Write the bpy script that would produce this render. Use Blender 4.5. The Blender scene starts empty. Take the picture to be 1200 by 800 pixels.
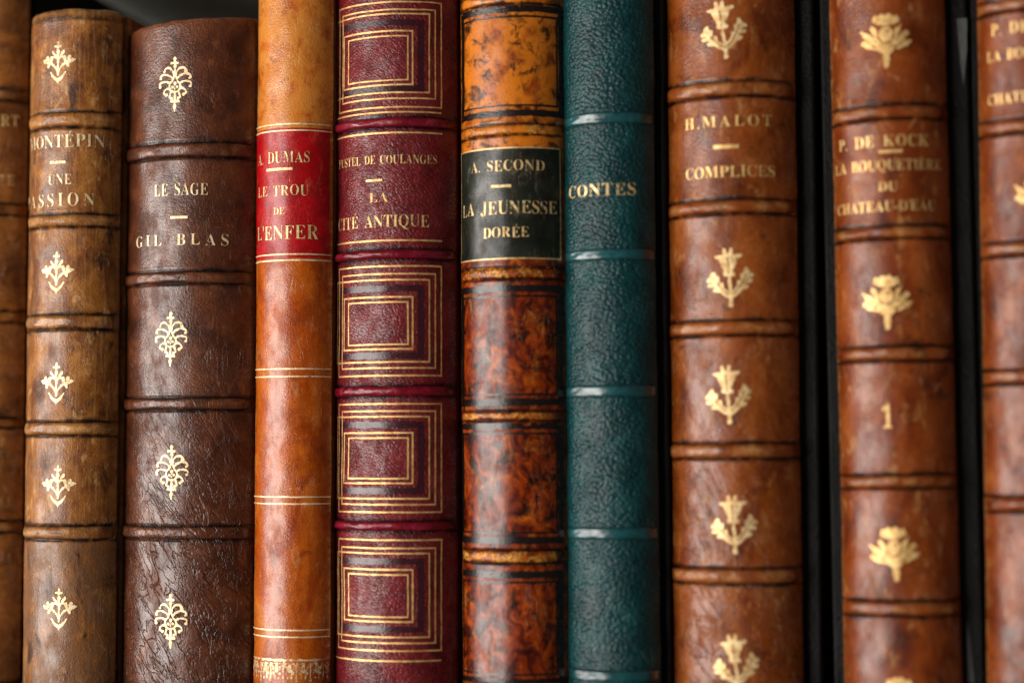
import bpy, math, random
import numpy as np
from mathutils import Vector

sc = bpy.context.scene
R = math.radians
rng = np.random.RandomState(7)

# ------------------------------------------------------------------ camera
CAM_D, CAM_Z = 0.46, 0.0645          # metres in front of the spines, height over the shelf board
YAW, PITCH = R(11.5), R(3.1)
FPX = 2200.0                         # focal length in pixels of the 1200 px wide photograph
cam = bpy.data.cameras.new('camera')
cam.sensor_width = 36.0
cam.lens = FPX / 1200 * 36
cam.clip_start, cam.clip_end = 0.01, 50
cam.dof.use_dof = True
cam.dof.focus_distance = 0.485
cam.dof.aperture_fstop = 3.6
cam_o = bpy.data.objects.new('camera', cam)
cam_o.location = (0, -CAM_D, CAM_Z)
cam_o.rotation_euler = (R(90) + PITCH, 0, YAW)
sc.collection.objects.link(cam_o)
sc.camera = cam_o

# ------------------------------------------------------------------ light
world = bpy.data.worlds.new('World')
sc.world = world
world.use_nodes = True
bg = world.node_tree.nodes['Background']
bg.inputs[0].default_value = (1.0, 0.93, 0.86, 1)
bg.inputs[1].default_value = 0.075


def area(name, az, el, dist, sx, sy, power, col, target=(-0.09, 0.0, 0.075)):
    """A window's light: az degrees to the left of straight ahead of the spines, el degrees up."""
    l = bpy.data.lights.new(name, 'AREA')
    l.shape = 'RECTANGLE'
    l.size, l.size_y, l.energy, l.color = sx, sy, power, col
    o = bpy.data.objects.new(name, l)
    d = Vector((-math.sin(R(az)) * math.cos(R(el)), -math.cos(R(az)) * math.cos(R(el)), math.sin(R(el))))
    o.location = Vector(target) + d * dist
    o.rotation_euler = (-d).to_track_quat('-Z', 'Y').to_euler()
    sc.collection.objects.link(o)


area('window_light', 50, -4, 1.3, 1.3, 0.80, 35, (1.0, 0.94, 0.88))

sc.view_settings.view_transform = 'Standard'
sc.view_settings.look = 'None'
sc.view_settings.exposure = 0.0
sc.view_settings.gamma = 1.0
sc.render.engine = 'CYCLES'
sc.cycles.max_bounces = 6
sc.cycles.use_denoising = True

# ------------------------------------------------------------------ helpers: projection
cy, sy_ = math.cos(YAW), math.sin(YAW)
cp, sp_ = math.cos(PITCH), math.sin(PITCH)
FWD = np.array([-sy_ * cp, cy * cp, sp_])
RIGHT = np.array([cy, sy_, 0.0])
UP = np.cross(RIGHT, FWD)
CPOS = np.array([0, -CAM_D, CAM_Z])


def proj(p):
    d = np.asarray(p, float) - CPOS
    z = d @ FWD
    return 600 + FPX * (d @ RIGHT) / z, 400 - FPX * (d @ UP) / z


def ray_y(px, py, y):
    d = FWD + RIGHT * (px - 600) / FPX + UP * (400 - py) / FPX
    return CPOS + d * ((y - CPOS[1]) / d[1])


# ------------------------------------------------------------------ helpers: noise, mesh, materials
def vnoise(x, y, seed=0):
    """smooth 2-D value noise in -1..1"""
    x = np.asarray(x, float); y = np.asarray(y, float)
    xi, yi = np.floor(x).astype(int), np.floor(y).astype(int)
    fx, fy = x - xi, y - yi
    fx, fy = fx * fx * (3 - 2 * fx), fy * fy * (3 - 2 * fy)

    def h(a, b):
        n = (a * 374761393 + b * 668265263 + seed * 974634777) & 0x7fffffff
        n = (n ^ (n >> 13)) * 1274126177 & 0x7fffffff
        return ((n ^ (n >> 16)) & 0xffff) / 32767.5 - 1
    return ((h(xi, yi) * (1 - fx) + h(xi + 1, yi) * fx) * (1 - fy) +
            (h(xi, yi + 1) * (1 - fx) + h(xi + 1, yi + 1) * fx) * fy)


def lin(hexa):
    c = [int(hexa[i:i + 2], 16) / 255 for i in (0, 2, 4)]
    return tuple((v / 12.92 if v <= .04045 else ((v + .055) / 1.055) ** 2.4) for v in c) + (1,)


def rich(hexa, k=1.07):
    """the leather dyes are deep: the same hue, more saturated"""
    c = lin(hexa)
    l = .3 * c[0] + .55 * c[1] + .15 * c[2]
    return tuple(max(0.002, l + (v - l) * k) for v in c[:3]) + (1,)


def link(name, verts, faces, mat, parent=None, uv=None, attrs=None, smooth=True):
    me = bpy.data.meshes.new(name)
    me.from_pydata([tuple(v) for v in verts], [], [tuple(f) for f in faces])
    if uv is not None:
        uv = np.asarray(uv)
        lay = me.uv_layers.new(name='UVMap')
        li = np.empty(len(me.loops), int)
        me.loops.foreach_get('vertex_index', li)
        lay.data.foreach_set('uv', uv[li].astype(np.float32).ravel())
    for k, a in (attrs or {}).items():
        at = me.attributes.new(k, 'FLOAT', 'POINT')
        at.data.foreach_set('value', np.asarray(a, np.float32))
    if smooth:
        me.polygons.foreach_set('use_smooth', [True] * len(me.polygons))
    me.update()
    if mat:
        me.materials.append(mat)
    o = bpy.data.objects.new(name, me)
    sc.collection.objects.link(o)
    if parent is not None:
        o.parent = parent
    return o


class NT:
    """terse node building"""
    def __init__(s, name):
        s.m = bpy.data.materials.new(name)
        s.m.use_nodes = True
        s.t = s.m.node_tree
        s.b = s.t.nodes['Principled BSDF']

    def n(s, typ, ins=None, **props):
        nd = s.t.nodes.new('ShaderNode' + typ)
        for k, v in props.items():
            setattr(nd, k, v)
        for k, v in (ins or {}).items():
            s.put(nd, k, v)
        return nd

    def put(s, nd, k, v):
        if isinstance(v, bpy.types.NodeSocket):
            s.t.links.new(v, nd.inputs[k])
        else:
            nd.inputs[k].default_value = v

    def uv(s, scale=(1, 1, 1), loc=(0, 0, 0), rot=0.0):
        tc = s.n('UVMap')
        mp = s.n('Mapping', {'Vector': tc.outputs[0], 'Scale': scale, 'Location': loc, 'Rotation': (0, 0, rot)})
        return mp.outputs[0]

    def uvr(s, rot, scale, loc=(0, 0, 0)):
        """turned first, then stretched"""
        a = s.n('Mapping', {'Vector': s.n('UVMap').outputs[0], 'Rotation': (0, 0, rot)})
        return s.n('Mapping', {'Vector': a.outputs[0], 'Scale': scale, 'Location': loc}).outputs[0]

    def noise(s, vec, scale, detail=4, rough=.55, dist=0.0):
        return s.n('TexNoise', {'Vector': vec, 'Scale': scale, 'Detail': detail, 'Roughness': rough, 'Distortion': dist}).outputs['Fac']

    def ramp(s, fac, stops, interp='LINEAR'):
        r = s.n('ValToRGB', {'Fac': fac})
        r.color_ramp.interpolation = interp
        e = r.color_ramp.elements
        while len(e) < len(stops):
            e.new(0.5)
        for el, (p, c) in zip(e, stops):
            el.position = p
            el.color = c if not isinstance(c, (int, float)) else (c, c, c, 1)
        return r.outputs['Color']

    def math(s, op, a, b=0.0, clamp=False):
        nd = s.n('Math', {0: a, 1: b}, operation=op, use_clamp=clamp)
        return nd.outputs[0]

    def mix(s, fac, a, b, blend='MIX'):
        nd = s.n('Mix', data_type='RGBA', blend_type=blend)
        for i, v in ((0, fac), (6, a), (7, b)):
            if isinstance(v, bpy.types.NodeSocket):
                s.t.links.new(v, nd.inputs[i])
            else:
                nd.inputs[i].default_value = v
        return nd.outputs[2]


def leather(name, cols, blotch=1.0, streak=(1, 1), spot=None, spot_scale=2.5, spot_at=.62, rub='b98a5a', rub_amt=.75, tool='120a07',
            grain='fine', gscale=14, bump=.00010, rough=(.30, .48), spec=.20, coat=.62, coat_rough=.17, scratch=None, off=0.0, wrinkle=0.0, streaks=None,
            bdist=0.6, spot_streak=(1, 1), tint=None, grime=.75, scuff=.45):
    """cols: 3 or 4 hexes from dark to light, mixed by a blotchy noise; uv is in centimetres on the book's own leather"""
    N = NT(name)
    L = (off * 3.1, off * 7.7, 0)
    base = N.noise(N.uv((streak[0], streak[1], 1), L), blotch, 7, .62, bdist)
    n = len(cols)
    col = N.ramp(base, [(.28 + .44 * i / (n - 1), rich(c)) for i, c in enumerate(cols)])
    fine = N.noise(N.uv((1, 1, 1), (off, 3, 0)), 22, 3, .6)
    col = N.mix(.55, col, N.ramp(fine, [(.3, .62), (.7, 1.0)]), 'MULTIPLY')
    # handling grime: two sizes of dirt worked into the skin
    g1 = N.noise(N.uv((1, .8, 1), (off, 12, 0)), 1.1, 6, .7, .4)
    g2 = N.noise(N.uv((1, 1, 1), (off, 15, 0)), 6.5, 5, .7)
    col = N.mix(grime, col, N.mix(.5, N.ramp(g1, [(.32, .38), (.58, 1.0)]), N.ramp(g2, [(.34, .45), (.58, 1.0)])), 'MULTIPLY')
    # scuffs: the skin rubbed paler and duller in ragged patches
    sf = N.ramp(N.noise(N.uv((1.5, .7, 1), (off, 21, 0)), 1.9, 8, .74, .4), [(.555, 0.0), (.66, 1.0)])
    scm = N.math('MULTIPLY', sf, scuff)
    col = N.mix(scm, col, lin(rub))
    if streaks:                                   # pale fibres running along the spine
        f = N.noise(N.uv((9, .55, 1), L), 1.6, 4, .6, .3)
        col = N.mix(N.math('MULTIPLY', N.ramp(f, [(.50, 0.0), (.72, 1.0)]), .28), col, lin(streaks))
    if tint:                                      # dye that differs from panel to panel: hex, height in cm where it starts, where it is full
        vz = N.n('SeparateXYZ', {0: N.n('UVMap').outputs[0]}).outputs[1]
        tf = N.n('MapRange', {0: vz, 1: tint[1], 2: tint[2], 3: 0.0, 4: tint[3]}).outputs[0]
        col = N.mix(N.math('MULTIPLY', tf, N.ramp(N.noise(N.uv((1, .8, 1), (off, 8, 0)), 2.0, 5, .65), [(.36, .15), (.52, 1.0)])), col, lin(tint[0]))
    if spot:
        sn = N.noise(N.uv((spot_streak[0], spot_streak[1], 1), (off + 11, 5, 0)), spot_scale, 6, .68, .5)
        col = N.mix(N.ramp(sn, [(spot_at, 0.0), (spot_at + .10, .9)]), col, lin(spot))
    pits = N.n('TexVoronoi', {'Vector': N.uv((1, 1, 1), (off, 1, 0)), 'Scale': 3.1}, feature='F1')
    pm = N.math('MULTIPLY', N.ramp(pits.outputs['Distance'], [(.05, 1.0), (.10, 0.0)]), N.ramp(N.noise(N.uv(), 1.3, 2), [(.5, 0.0), (.62, .8)]))
    col = N.mix(pm, col, lin(tool))
    # pale hairline scratches
    sv = N.noise(N.uv((2.6, .5, 1), (off * 2, 9, 0), .5), 1.5, 2, .5, 1.8)
    sm = N.ramp(sv, [(.492, 0.0), (.5, .7), (.508, 0.0)])
    sg = N.ramp(N.noise(N.uv((1, 1, 1), (off, 2, 0)), .9, 2), [(.52, 0.0), (.66, 1.0)])
    smk = N.math('MULTIPLY', sm, sg)
    col = N.mix(smk, col, lin(scratch or rub))
    rubn = N.n('Attribute', attribute_name='rub').outputs['Fac']
    rn = N.ramp(N.noise(N.uv((1, 1.6, 1), L), 3.4, 5, .7), [(.38, 0.0), (.62, 1.0)])
    rm = N.math('MULTIPLY', N.math('MULTIPLY', rubn, rn), rub_amt)
    col = N.mix(rm, col, lin(rub))
    tooln = N.n('Attribute', attribute_name='tool').outputs['Fac']
    tm = N.math('MULTIPLY', tooln, N.ramp(N.noise(N.uv(), 4.5, 3), [(.30, .35), (.52, 1.0)]))
    col = N.mix(tm, col, lin(tool))
    # grain
    if grain == 'pebble':
        v = N.n('TexVoronoi', {'Vector': N.uv((1, 1.15, 1)), 'Scale': gscale, 'Randomness': 1.0}, feature='SMOOTH_F1')
        v.inputs['Smoothness'].default_value = .12
        big = N.noise(N.uv(), gscale * .3, 3)
        g = N.math('ADD', N.math('MULTIPLY', N.math('POWER', v.outputs['Distance'], 1.7), -2.2), N.math('MULTIPLY', big, .35))
    elif grain == 'crepe':
        v = N.n('TexVoronoi', {'Vector': N.uvr(.35, (.8, 1.7, 1)), 'Scale': gscale}, feature='DISTANCE_TO_EDGE')
        g = N.math('ADD', N.math('MINIMUM', N.math('MULTIPLY', v.outputs['Distance'], 4.0), .8), N.math('MULTIPLY', N.noise(N.uvr(.35, (1, 2.0, 1)), gscale * .8, 3, .6, .8), 1.2))
    else:
        v = N.n('TexVoronoi', {'Vector': N.uv(), 'Scale': gscale * 1.6}, feature='F1')
        g = N.math('ADD', N.noise(N.uv(), gscale, 5, .65), N.math('MULTIPLY', v.outputs['Distance'], -.35))
    if wrinkle:
        # creases: zero lines of a stretched, distorted noise running slantwise, two sizes, thinning out upwards
        w1 = N.noise(N.uvr(-.62, (2.6, .55, 1), (off, 0, 0)), .85, 3, .55, .9)
        w2 = N.noise(N.uvr(-.45, (1.8, .9, 1), (off, 3, 0)), 1.7, 3, .6, .6)
        c1 = N.ramp(w1, [(.478, 1.0), (.5, .0), (.522, 1.0)])
        c2 = N.ramp(w2, [(.47, 1.0), (.5, .35), (.53, 1.0)])
        wm = N.math('MULTIPLY', c1, c2)
        sepv = N.n('SeparateXYZ', {0: N.n('UVMap').outputs[0]})
        low = N.ramp(N.math('DIVIDE', sepv.outputs[1], 18.0), [(.15, 1.0), (.50, .03)])
        g = N.math('ADD', g, N.math('MULTIPLY', N.math('MULTIPLY', wm, low), wrinkle))
    g = N.math('SUBTRACT', g, N.math('MULTIPLY', smk, .8))
    bp = N.n('Bump', {'Height': g, 'Distance': bump, 'Strength': 1.0})
    rr = N.noise(N.uv((1, .8, 1), (off, 4, 0)), 2.2, 5, .6)
    ro = N.n('MapRange', {0: rr, 1: .3, 2: .7, 3: rough[0], 4: rough[1]}).outputs[0]
    ro = N.math('ADD', ro, N.math('MULTIPLY', scm, .25))
    N.put(N.b, 'Base Color', col)
    N.put(N.b, 'Roughness', ro)
    N.put(N.b, 'Normal', bp.outputs[0])
    N.b.inputs['Specular IOR Level'].default_value = spec
    cn = N.ramp(N.noise(N.uv((1.2, .7, 1), (off, 6, 0)), 1.7, 6, .65), [(.40, .08), (.60, 1.0)])
    N.put(N.b, 'Coat Weight', N.math('MULTIPLY', cn, coat))
    N.b.inputs['Coat Roughness'].default_value = coat_rough
    N.put(N.b, 'Coat Normal', N.n('Bump', {'Height': g, 'Distance': bump * .45, 'Strength': 1.0}).outputs[0])
    return N.m


def gilt(name, col, col2, wear=.42, metal=.55, rough=.36, wscale=9, soft=.12):
    """gold leaf pressed into leather, rubbed off in specks"""
    N = NT(name)
    f = N.noise(N.uv(), 6, 4, .6)
    N.put(N.b, 'Base Color', N.ramp(f, [(.35, lin(col2)), (.62, lin(col))]))
    N.b.inputs['Metallic'].default_value = metal
    N.put(N.b, 'Roughness', N.ramp(N.noise(N.uv(), 14, 3), [(.3, rough - .08), (.7, rough + .14)]))
    w = N.math('ADD', N.math('MULTIPLY', N.noise(N.uv(), wscale, 5, .75), .6), N.math('MULTIPLY', N.noise(N.uv((1, 1, 1), (3, 8, 0)), 2.2, 3), .4))
    N.put(N.b, 'Alpha', N.ramp(w, [(wear - soft / 2, .0), (wear + soft / 2, 1.0)]))
    bp = N.n('Bump', {'Height': N.noise(N.uv(), 26, 4, .7), 'Distance': .00008})
    N.put(N.b, 'Normal', bp.outputs[0])
    return N.m


def tooled(name, col, rough=.22, alpha=1.0):
    """a smooth line burnt and polished into the leather"""
    N = NT(name)
    f = N.noise(N.uv((1, 1, 1), (2, 2, 0)), 8, 4, .7)
    c = lin(col)
    N.put(N.b, 'Base Color', N.ramp(f, [(.3, c), (.75, tuple(min(1, v * 1.9) for v in c[:3]) + (1,))]))
    N.put(N.b, 'Roughness', N.ramp(N.noise(N.uv(), 5, 3), [(.3, rough), (.7, rough + .15)]))
    N.put(N.b, 'Alpha', N.ramp(N.noise(N.uv((1, 1, 1), (7, 1, 0)), 6, 4, .7), [(.28, alpha * .35), (.42, alpha)]))
    bp = N.n('Bump', {'Height': N.noise(N.uv(), 12, 4, .6), 'Distance': .00008})
    N.put(N.b, 'Normal', bp.outputs[0])
    return N.m


def plain(name, c1, c2, scale=60, rough=.6, bump=.0002, stretch=(1, 1, 1), spec=.4):
    """board cloth, paper, wood: object-space noise"""
    N = NT(name)
    tc = N.n('TexCoord')
    mp = N.n('Mapping', {'Vector': tc.outputs['Object'], 'Scale': stretch}).outputs[0]
    f = N.noise(mp, scale, 6, .65)
    N.put(N.b, 'Base Color', N.ramp(f, [(.3, lin(c1)), (.7, lin(c2))]))
    N.put(N.b, 'Roughness', N.ramp(N.noise(mp, scale * .4, 4), [(.3, rough - .1), (.7, rough + .1)]))
    N.b.inputs['Specular IOR Level'].default_value = spec
    bp = N.n('Bump', {'Height': N.noise(mp, scale * 6, 4, .7), 'Distance': bump})
    N.put(N.b, 'Normal', bp.outputs[0])
    return N.m


# ------------------------------------------------------------------ flat shapes by contouring a distance field
def contour(f, x0, x1, y0, y1, n):
    """f(X, Y) < 0 inside; returns 2-D verts and faces of the filled shape"""
    nx = n; ny = max(4, int(n * (y1 - y0) / (x1 - x0)))
    xs, ys = np.linspace(x0, x1, nx + 1), np.linspace(y0, y1, ny + 1)
    X, Y = np.meshgrid(xs, ys, indexing='ij')
    F = f(X, Y)
    F = np.where(np.abs(F) < 1e-9, 1e-9, F)
    vid, verts, faces = {}, [], []

    def V(key, p):
        if key not in vid:
            vid[key] = len(verts); verts.append(p)
        return vid[key]
    for i in range(nx):
        for j in range(ny):
            c = [(i, j), (i + 1, j), (i + 1, j + 1), (i, j + 1)]
            v = [F[a] for a in c]
            if min(v) > 0:
                continue
            poly = []
            for k in range(4):
                a, b = c[k], c[(k + 1) % 4]
                if v[k] < 0:
                    poly.append(V(a, (xs[a[0]], ys[a[1]])))
                if (v[k] < 0) != (v[(k + 1) % 4] < 0):
                    t = v[k] / (v[k] - v[(k + 1) % 4])
                    key = (min(a, b), max(a, b))
                    poly.append(V(key, (xs[a[0]] + t * (xs[b[0]] - xs[a[0]]), ys[a[1]] + t * (ys[b[1]] - ys[a[1]]))))
            if len(poly) >= 3:
                faces.append(poly)
    return np.array(verts), faces


def sd_c(X, Y, x, y, r):
    return np.hypot(X - x, Y - y) - r


def sd_e(X, Y, x, y, a, b, rot=0.0):
    c, s = math.cos(rot), math.sin(rot)
    dx, dy = X - x, Y - y
    u, v = dx * c + dy * s, -dx * s + dy * c
    k = np.hypot(u / a, v / b)
    return (k - 1) * min(a, b)


def sd_s(X, Y, ax, ay, bx, by, r0, r1=None):
    r1 = r0 if r1 is None else r1
    dx, dy = bx - ax, by - ay
    t = np.clip(((X - ax) * dx + (Y - ay) * dy) / (dx * dx + dy * dy + 1e-12), 0, 1)
    return np.hypot(X - ax - t * dx, Y - ay - t * dy) - (r0 + (r1 - r0) * t)


def sd_path(X, Y, pts, r0, r1=None):
    r1 = r0 if r1 is None else r1
    d = np.full(X.shape, 9.0)
    m = len(pts) - 1
    for i in range(m):
        d = np.minimum(d, sd_s(X, Y, *pts[i], *pts[i + 1], r0 + (r1 - r0) * i / m, r0 + (r1 - r0) * (i + 1) / m))
    return d


def bez(p0, p1, p2, n=8):
    return [((1 - t) ** 2 * p0[0] + 2 * t * (1 - t) * p1[0] + t * t * p2[0], (1 - t) ** 2 * p0[1] + 2 * t * (1 - t) * p1[1] + t * t * p2[1])
            for t in np.linspace(0, 1, n)]


def U(*a):
    d = a[0]
    for b in a[1:]:
        d = np.minimum(d, b)
    return d


def rough_edge(f, amp=.010, freq=16, seed=3):
    return lambda X, Y: f(X, Y) + amp * vnoise(X * freq + 40, Y * freq + 40, seed) + amp * .6 * vnoise(X * freq * 2.3, Y * freq * 2.3, seed + 1)


def orn_flowers(X, Y):                            # three blossoms on a forked stem
    A = np.abs(X)
    d = U(sd_s(X, Y, 0, -.34, 0, .14, .022, .03),
          sd_path(A, Y, bez((0, -.30), (.06, -.12), (.25, -.01)), .022, .026),
          sd_s(A, Y, .24, -.02, .20, .10, .05, .05), sd_s(A, Y, .27, .0, .34, .12, .05, .045), sd_s(A, Y, .28, -.01, .42, .03, .055, .05),
          sd_s(A, Y, .42, .03, .50, .045, .04, .014), sd_s(A, Y, .27, -.02, .30, -.12, .045, .035),
          sd_e(X, Y, 0, .20, .07, .12), sd_path(A, Y, bez((.02, .10), (.10, .16), (.17, .27)), .05, .03), sd_s(A, Y, .03, .12, .17, .12, .035, .025),
          sd_s(X, Y, 0, .28, 0, .40, .04, .03), sd_s(A, Y, 0, .39, .075, .40, .03, .034), sd_s(X, Y, 0, .41, 0, .50, .034, .02),
          sd_path(A, Y, bez((0, -.49), (.10, -.45), (.22, -.28)), .050, .018), sd_s(X, Y, 0, -.46, 0, -.57, .035, .008))
    hole = U(sd_c(A, Y, .27, .03, .020), sd_s(A, Y, .035, .15, .06, .24, .012), sd_c(X, Y, 0, .33, .012))
    return np.maximum(d, -hole)


def orn_lace(X, Y):                               # upright lozenge of scrolls round a small heart, crosses above and below
    A = np.abs(X)
    w = .026

    def arm(p0, p1, p2, hook):
        pts = bez(p0, p1, p2)
        return U(sd_path(A, Y, pts, w * 1.1, w * .9), sd_path(A, Y, bez(p2, (p2[0] + hook[0], p2[1] + hook[1]), (p2[0] + hook[2], p2[1] + hook[3]), 6), w, w * .8),
                 sd_c(A, Y, p2[0] + hook[2], p2[1] + hook[3], .040))
    pear = np.abs(U(sd_c(X, Y, 0, -.06, .155), sd_s(X, Y, 0, .02, 0, .20, .10, .03))) - .024
    d = U(pear,
          sd_c(X, Y, 0, .03, .040), sd_c(A, Y, .058, -.07, .040), sd_s(X, Y, 0, -.13, 0, .04, .014),
          arm((.02, .22), (.05, .42), (.20, .44), (.10, -.01, .10, -.10)),
          arm((.08, .16), (.16, .27), (.31, .27), (.12, -.01, .10, -.11)),
          arm((.14, .02), (.24, .10), (.37, .06), (.10, -.03, .05, -.12)),
          arm((.13, -.13), (.20, -.07), (.29, -.17), (.05, -.08, -.06, -.11)),
          arm((.06, -.20), (.10, -.16), (.14, -.30), (.02, -.07, -.05, -.08)),
          sd_s(X, Y, 0, .20, 0, .70, .022), sd_s(A, Y, 0, .56, .085, .56, .032, .028), sd_c(X, Y, 0, .47, .045), sd_c(X, Y, 0, .67, .038),
          sd_s(X, Y, 0, -.2, 0, -.66, .024, .03), sd_s(A, Y, 0, -.46, .10, -.46, .036, .03), sd_c(X, Y, 0, -.58, .05), sd_c(X, Y, 0, -.70, .03))
    return d


def orn_sprig(X, Y):                              # fan-headed blossom above two lobed leaves
    st = sd_path(X, Y, [(-.005, -.64), (.0, -.40), (-.01, .0)], .048, .03)
    bl = U(sd_e(X, Y, -.02, .17, .095, .16), sd_s(X, Y, -.03, .16, -.17, .36, .11, .05), sd_s(X, Y, -.01, .16, .15, .37, .11, .05),
           sd_s(X, Y, -.03, .24, -.08, .56, .09, .03), sd_s(X, Y, -.01, .24, .07, .57, .09, .03), sd_s(X, Y, -.1, .38, -.28, .42, .06, .025),
           sd_s(X, Y, .1, .38, .27, .43, .06, .025), sd_c(X, Y, -.09, .03, .05), sd_c(X, Y, .07, .03, .05))

    def leaf(s, tx, ty):
        a, b = (s * .03, -.42), (s * tx, ty)
        parts = [sd_path(X, Y, bez(a, (s * .26, -.30), b), .065, .06)]
        for t, lo, up in ((.42, .14, .10), (.70, .15, .13), (.95, .10, .13)):
            px, py = a[0] + (b[0] - a[0]) * t + s * .04, a[1] + (b[1] - a[1]) * t - .04
            parts.append(sd_s(X, Y, px, py, px + s * lo, py - .01, .072, .036))
            parts.append(sd_s(X, Y, px, py, px - s * up * .25, py + up, .070, .036))
        return U(*parts)
    lv = np.maximum(U(leaf(-1, .36, .00), leaf(1, .37, .06)), -(U(bl, sd_s(X, Y, -.01, -.3, -.01, .1, .03)) - .030))
    vein = U(sd_s(X, Y, -.02, .05, -.015, .30, .010, .016), sd_path(X, Y, bez((.05, -.40), (.22, -.28), (.36, .02)), .010),
             sd_path(X, Y, bez((-.05, -.40), (-.22, -.28), (-.35, -.03)), .010), sd_c(X, Y, -.02, .36, .026))
    return np.maximum(U(st, bl, lv), -vein)


def orn_thistle(X, Y):                            # thistle: wide cap on a bulb, three leaves a side, thick stem
    A = np.abs(X)
    cap = np.maximum(sd_e(X, Y, 0, .35, .27, .14) + .02 * np.cos(X * 42), .255 + 1.1 * X * X - Y)
    bulb = sd_e(X, Y, 0, .08, .145, .17)
    l1 = sd_e(A, Y, .20, .07, .22, .055, R(66))
    l2 = sd_e(A, Y, .30, -.01, .25, .065, R(42))
    l3 = sd_e(A, Y, .30, -.14, .24, .070, R(20))
    low = U(sd_e(X, Y, 0, -.20, .17, .12), sd_s(X, Y, 0, -.25, 0, -.56, .075, .055))
    g = .020
    l2 = np.maximum(l2, -(l1 - g)); l3 = np.maximum(l3, -(l2 - g))
    lv = np.maximum(U(np.maximum(l1, -(bulb - g * 1.3)), l2, l3), -(cap - g))
    lv = U(lv, np.maximum(low, -(bulb - g)))
    b2 = np.maximum(np.maximum(bulb, -(cap - .02)), -sd_e(X, Y, 0, .14, .06, .014))
    return U(cap, b2, lv)


def orn_dentelle(X, Y):                           # the lace roll at the foot of the tan spine, x in motifs
    fx = X - np.floor(X)
    A = np.abs(fx - .5)
    d = U(np.abs(Y - .46) - .05, np.abs(Y - .30) - .018, sd_s(A, Y, 0, .3, 0, -.5, .07, .03), sd_c(A, Y, 0, -.42, .10), sd_s(A, Y, .46, .3, .34, -.25, .05, .03),
          sd_c(A, Y, .24, .10, .085), sd_c(A, Y, .24, -.12, .07), sd_c(A, Y, .5, -.02, .10), sd_c(A, Y, .36, -.33, .07), sd_s(A, Y, .1, .25, .34, -.02, .03))
    return np.maximum(d, -U(sd_c(A, Y, .24, .10, .035), sd_c(A, Y, .5, -.02, .04), sd_c(A, Y, 0, -.42, .04)))


SHAPES = {k: contour(rough_edge(f, .012), -.55, .55, -.78, .78, 84) for k, f in
          (('flowers', orn_flowers), ('lace', orn_lace), ('sprig', orn_sprig), ('thistle', orn_thistle))}

# ------------------------------------------------------------------ glyphs (the built-in font's bold serif capitals)
_glyph = {}
ACC = {'É': ('E', 1), 'È': ('E', -1)}


def glyph(ch):
    if ch in _glyph:
        return _glyph[ch]
    base, acc = ACC.get(ch, (ch, 0))
    code = chr(0x1D400 + ord(base) - 65) if base.isalpha() else (chr(0x1D7CE + int(base)) if base.isdigit() else base)
    c = bpy.data.curves.new('glyph', 'FONT')
    c.body = code
    c.size = 1.0
    c.resolution_u = 4
    o = bpy.data.objects.new('glyph', c)
    sc.collection.objects.link(o)
    bpy.context.view_layer.update()
    me = bpy.data.meshes.new_from_object(o.evaluated_get(bpy.context.evaluated_depsgraph_get()))
    v = np.array([tuple(p.co)[:2] for p in me.vertices])
    f = [list(p.vertices) for p in me.polygons]
    bpy.data.objects.remove(o); bpy.data.curves.remove(c); bpy.data.meshes.remove(me)
    if acc:
        x = (v[:, 0].min() + v[:, 0].max()) / 2
        t = v[:, 1].max()
        k = len(v)
        v = np.vstack([v, [(x - .05, t + .05), (x + .03, t + .05), (x + .03 + acc * .1 + .04, t + .19), (x - .05 + acc * .1 + .03, t + .19)]])
        f.append([k, k + 1, k + 2, k + 3])
    _glyph[ch] = (v, f)
    return _glyph[ch]


_thin = {}


def stamp(ch, weight, seed):
    """the letter as worn type prints it: outline moved in or out by weight em, edge a little uneven"""
    key = (ch, weight, seed % 3)
    if key in _thin:
        return _thin[key]
    v, f = glyph(ch)
    cnt = {}
    for q in f:
        for i in range(len(q)):
            e = (q[i], q[(i + 1) % len(q)])
            k = (min(e), max(e))
            cnt[k] = cnt.get(k, 0) + 1
    seg = np.array([(*v[a], *v[b]) for (a, b), c in cnt.items() if c == 1])
    tri = [(v[q[0]], v[q[i]], v[q[i + 1]]) for q in f for i in range(1, len(q) - 1)]

    def sd(X, Y):
        d = np.full(X.shape, 9.0)
        for ax, ay, bx, by in seg:
            d = np.minimum(d, sd_s(X, Y, ax, ay, bx, by, 0))
        ins = np.zeros(X.shape, bool)
        for a, b, c in tri:
            s1 = (b[0] - a[0]) * (Y - a[1]) - (b[1] - a[1]) * (X - a[0])
            s2 = (c[0] - b[0]) * (Y - b[1]) - (c[1] - b[1]) * (X - b[0])
            s3 = (a[0] - c[0]) * (Y - c[1]) - (a[1] - c[1]) * (X - c[0])
            ins |= ((s1 >= 0) & (s2 >= 0) & (s3 >= 0)) | ((s1 <= 0) & (s2 <= 0) & (s3 <= 0))
        k = seed % 3 * 17
        return np.where(ins, -d, d) - weight + .008 * vnoise(X * 14 + k, Y * 14, 5) + .006 * vnoise(X * 31 + k, Y * 31, 6)
    x0, x1, y0, y1 = v[:, 0].min() - .04, v[:, 0].max() + .04, v[:, 1].min() - .04, v[:, 1].max() + .04
    _thin[key] = contour(sd, x0, x1, y0, y1, max(14, int((x1 - x0) / .018)))
    return _thin[key]


CAPH = glyph('E')[0][:, 1].max()


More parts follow.
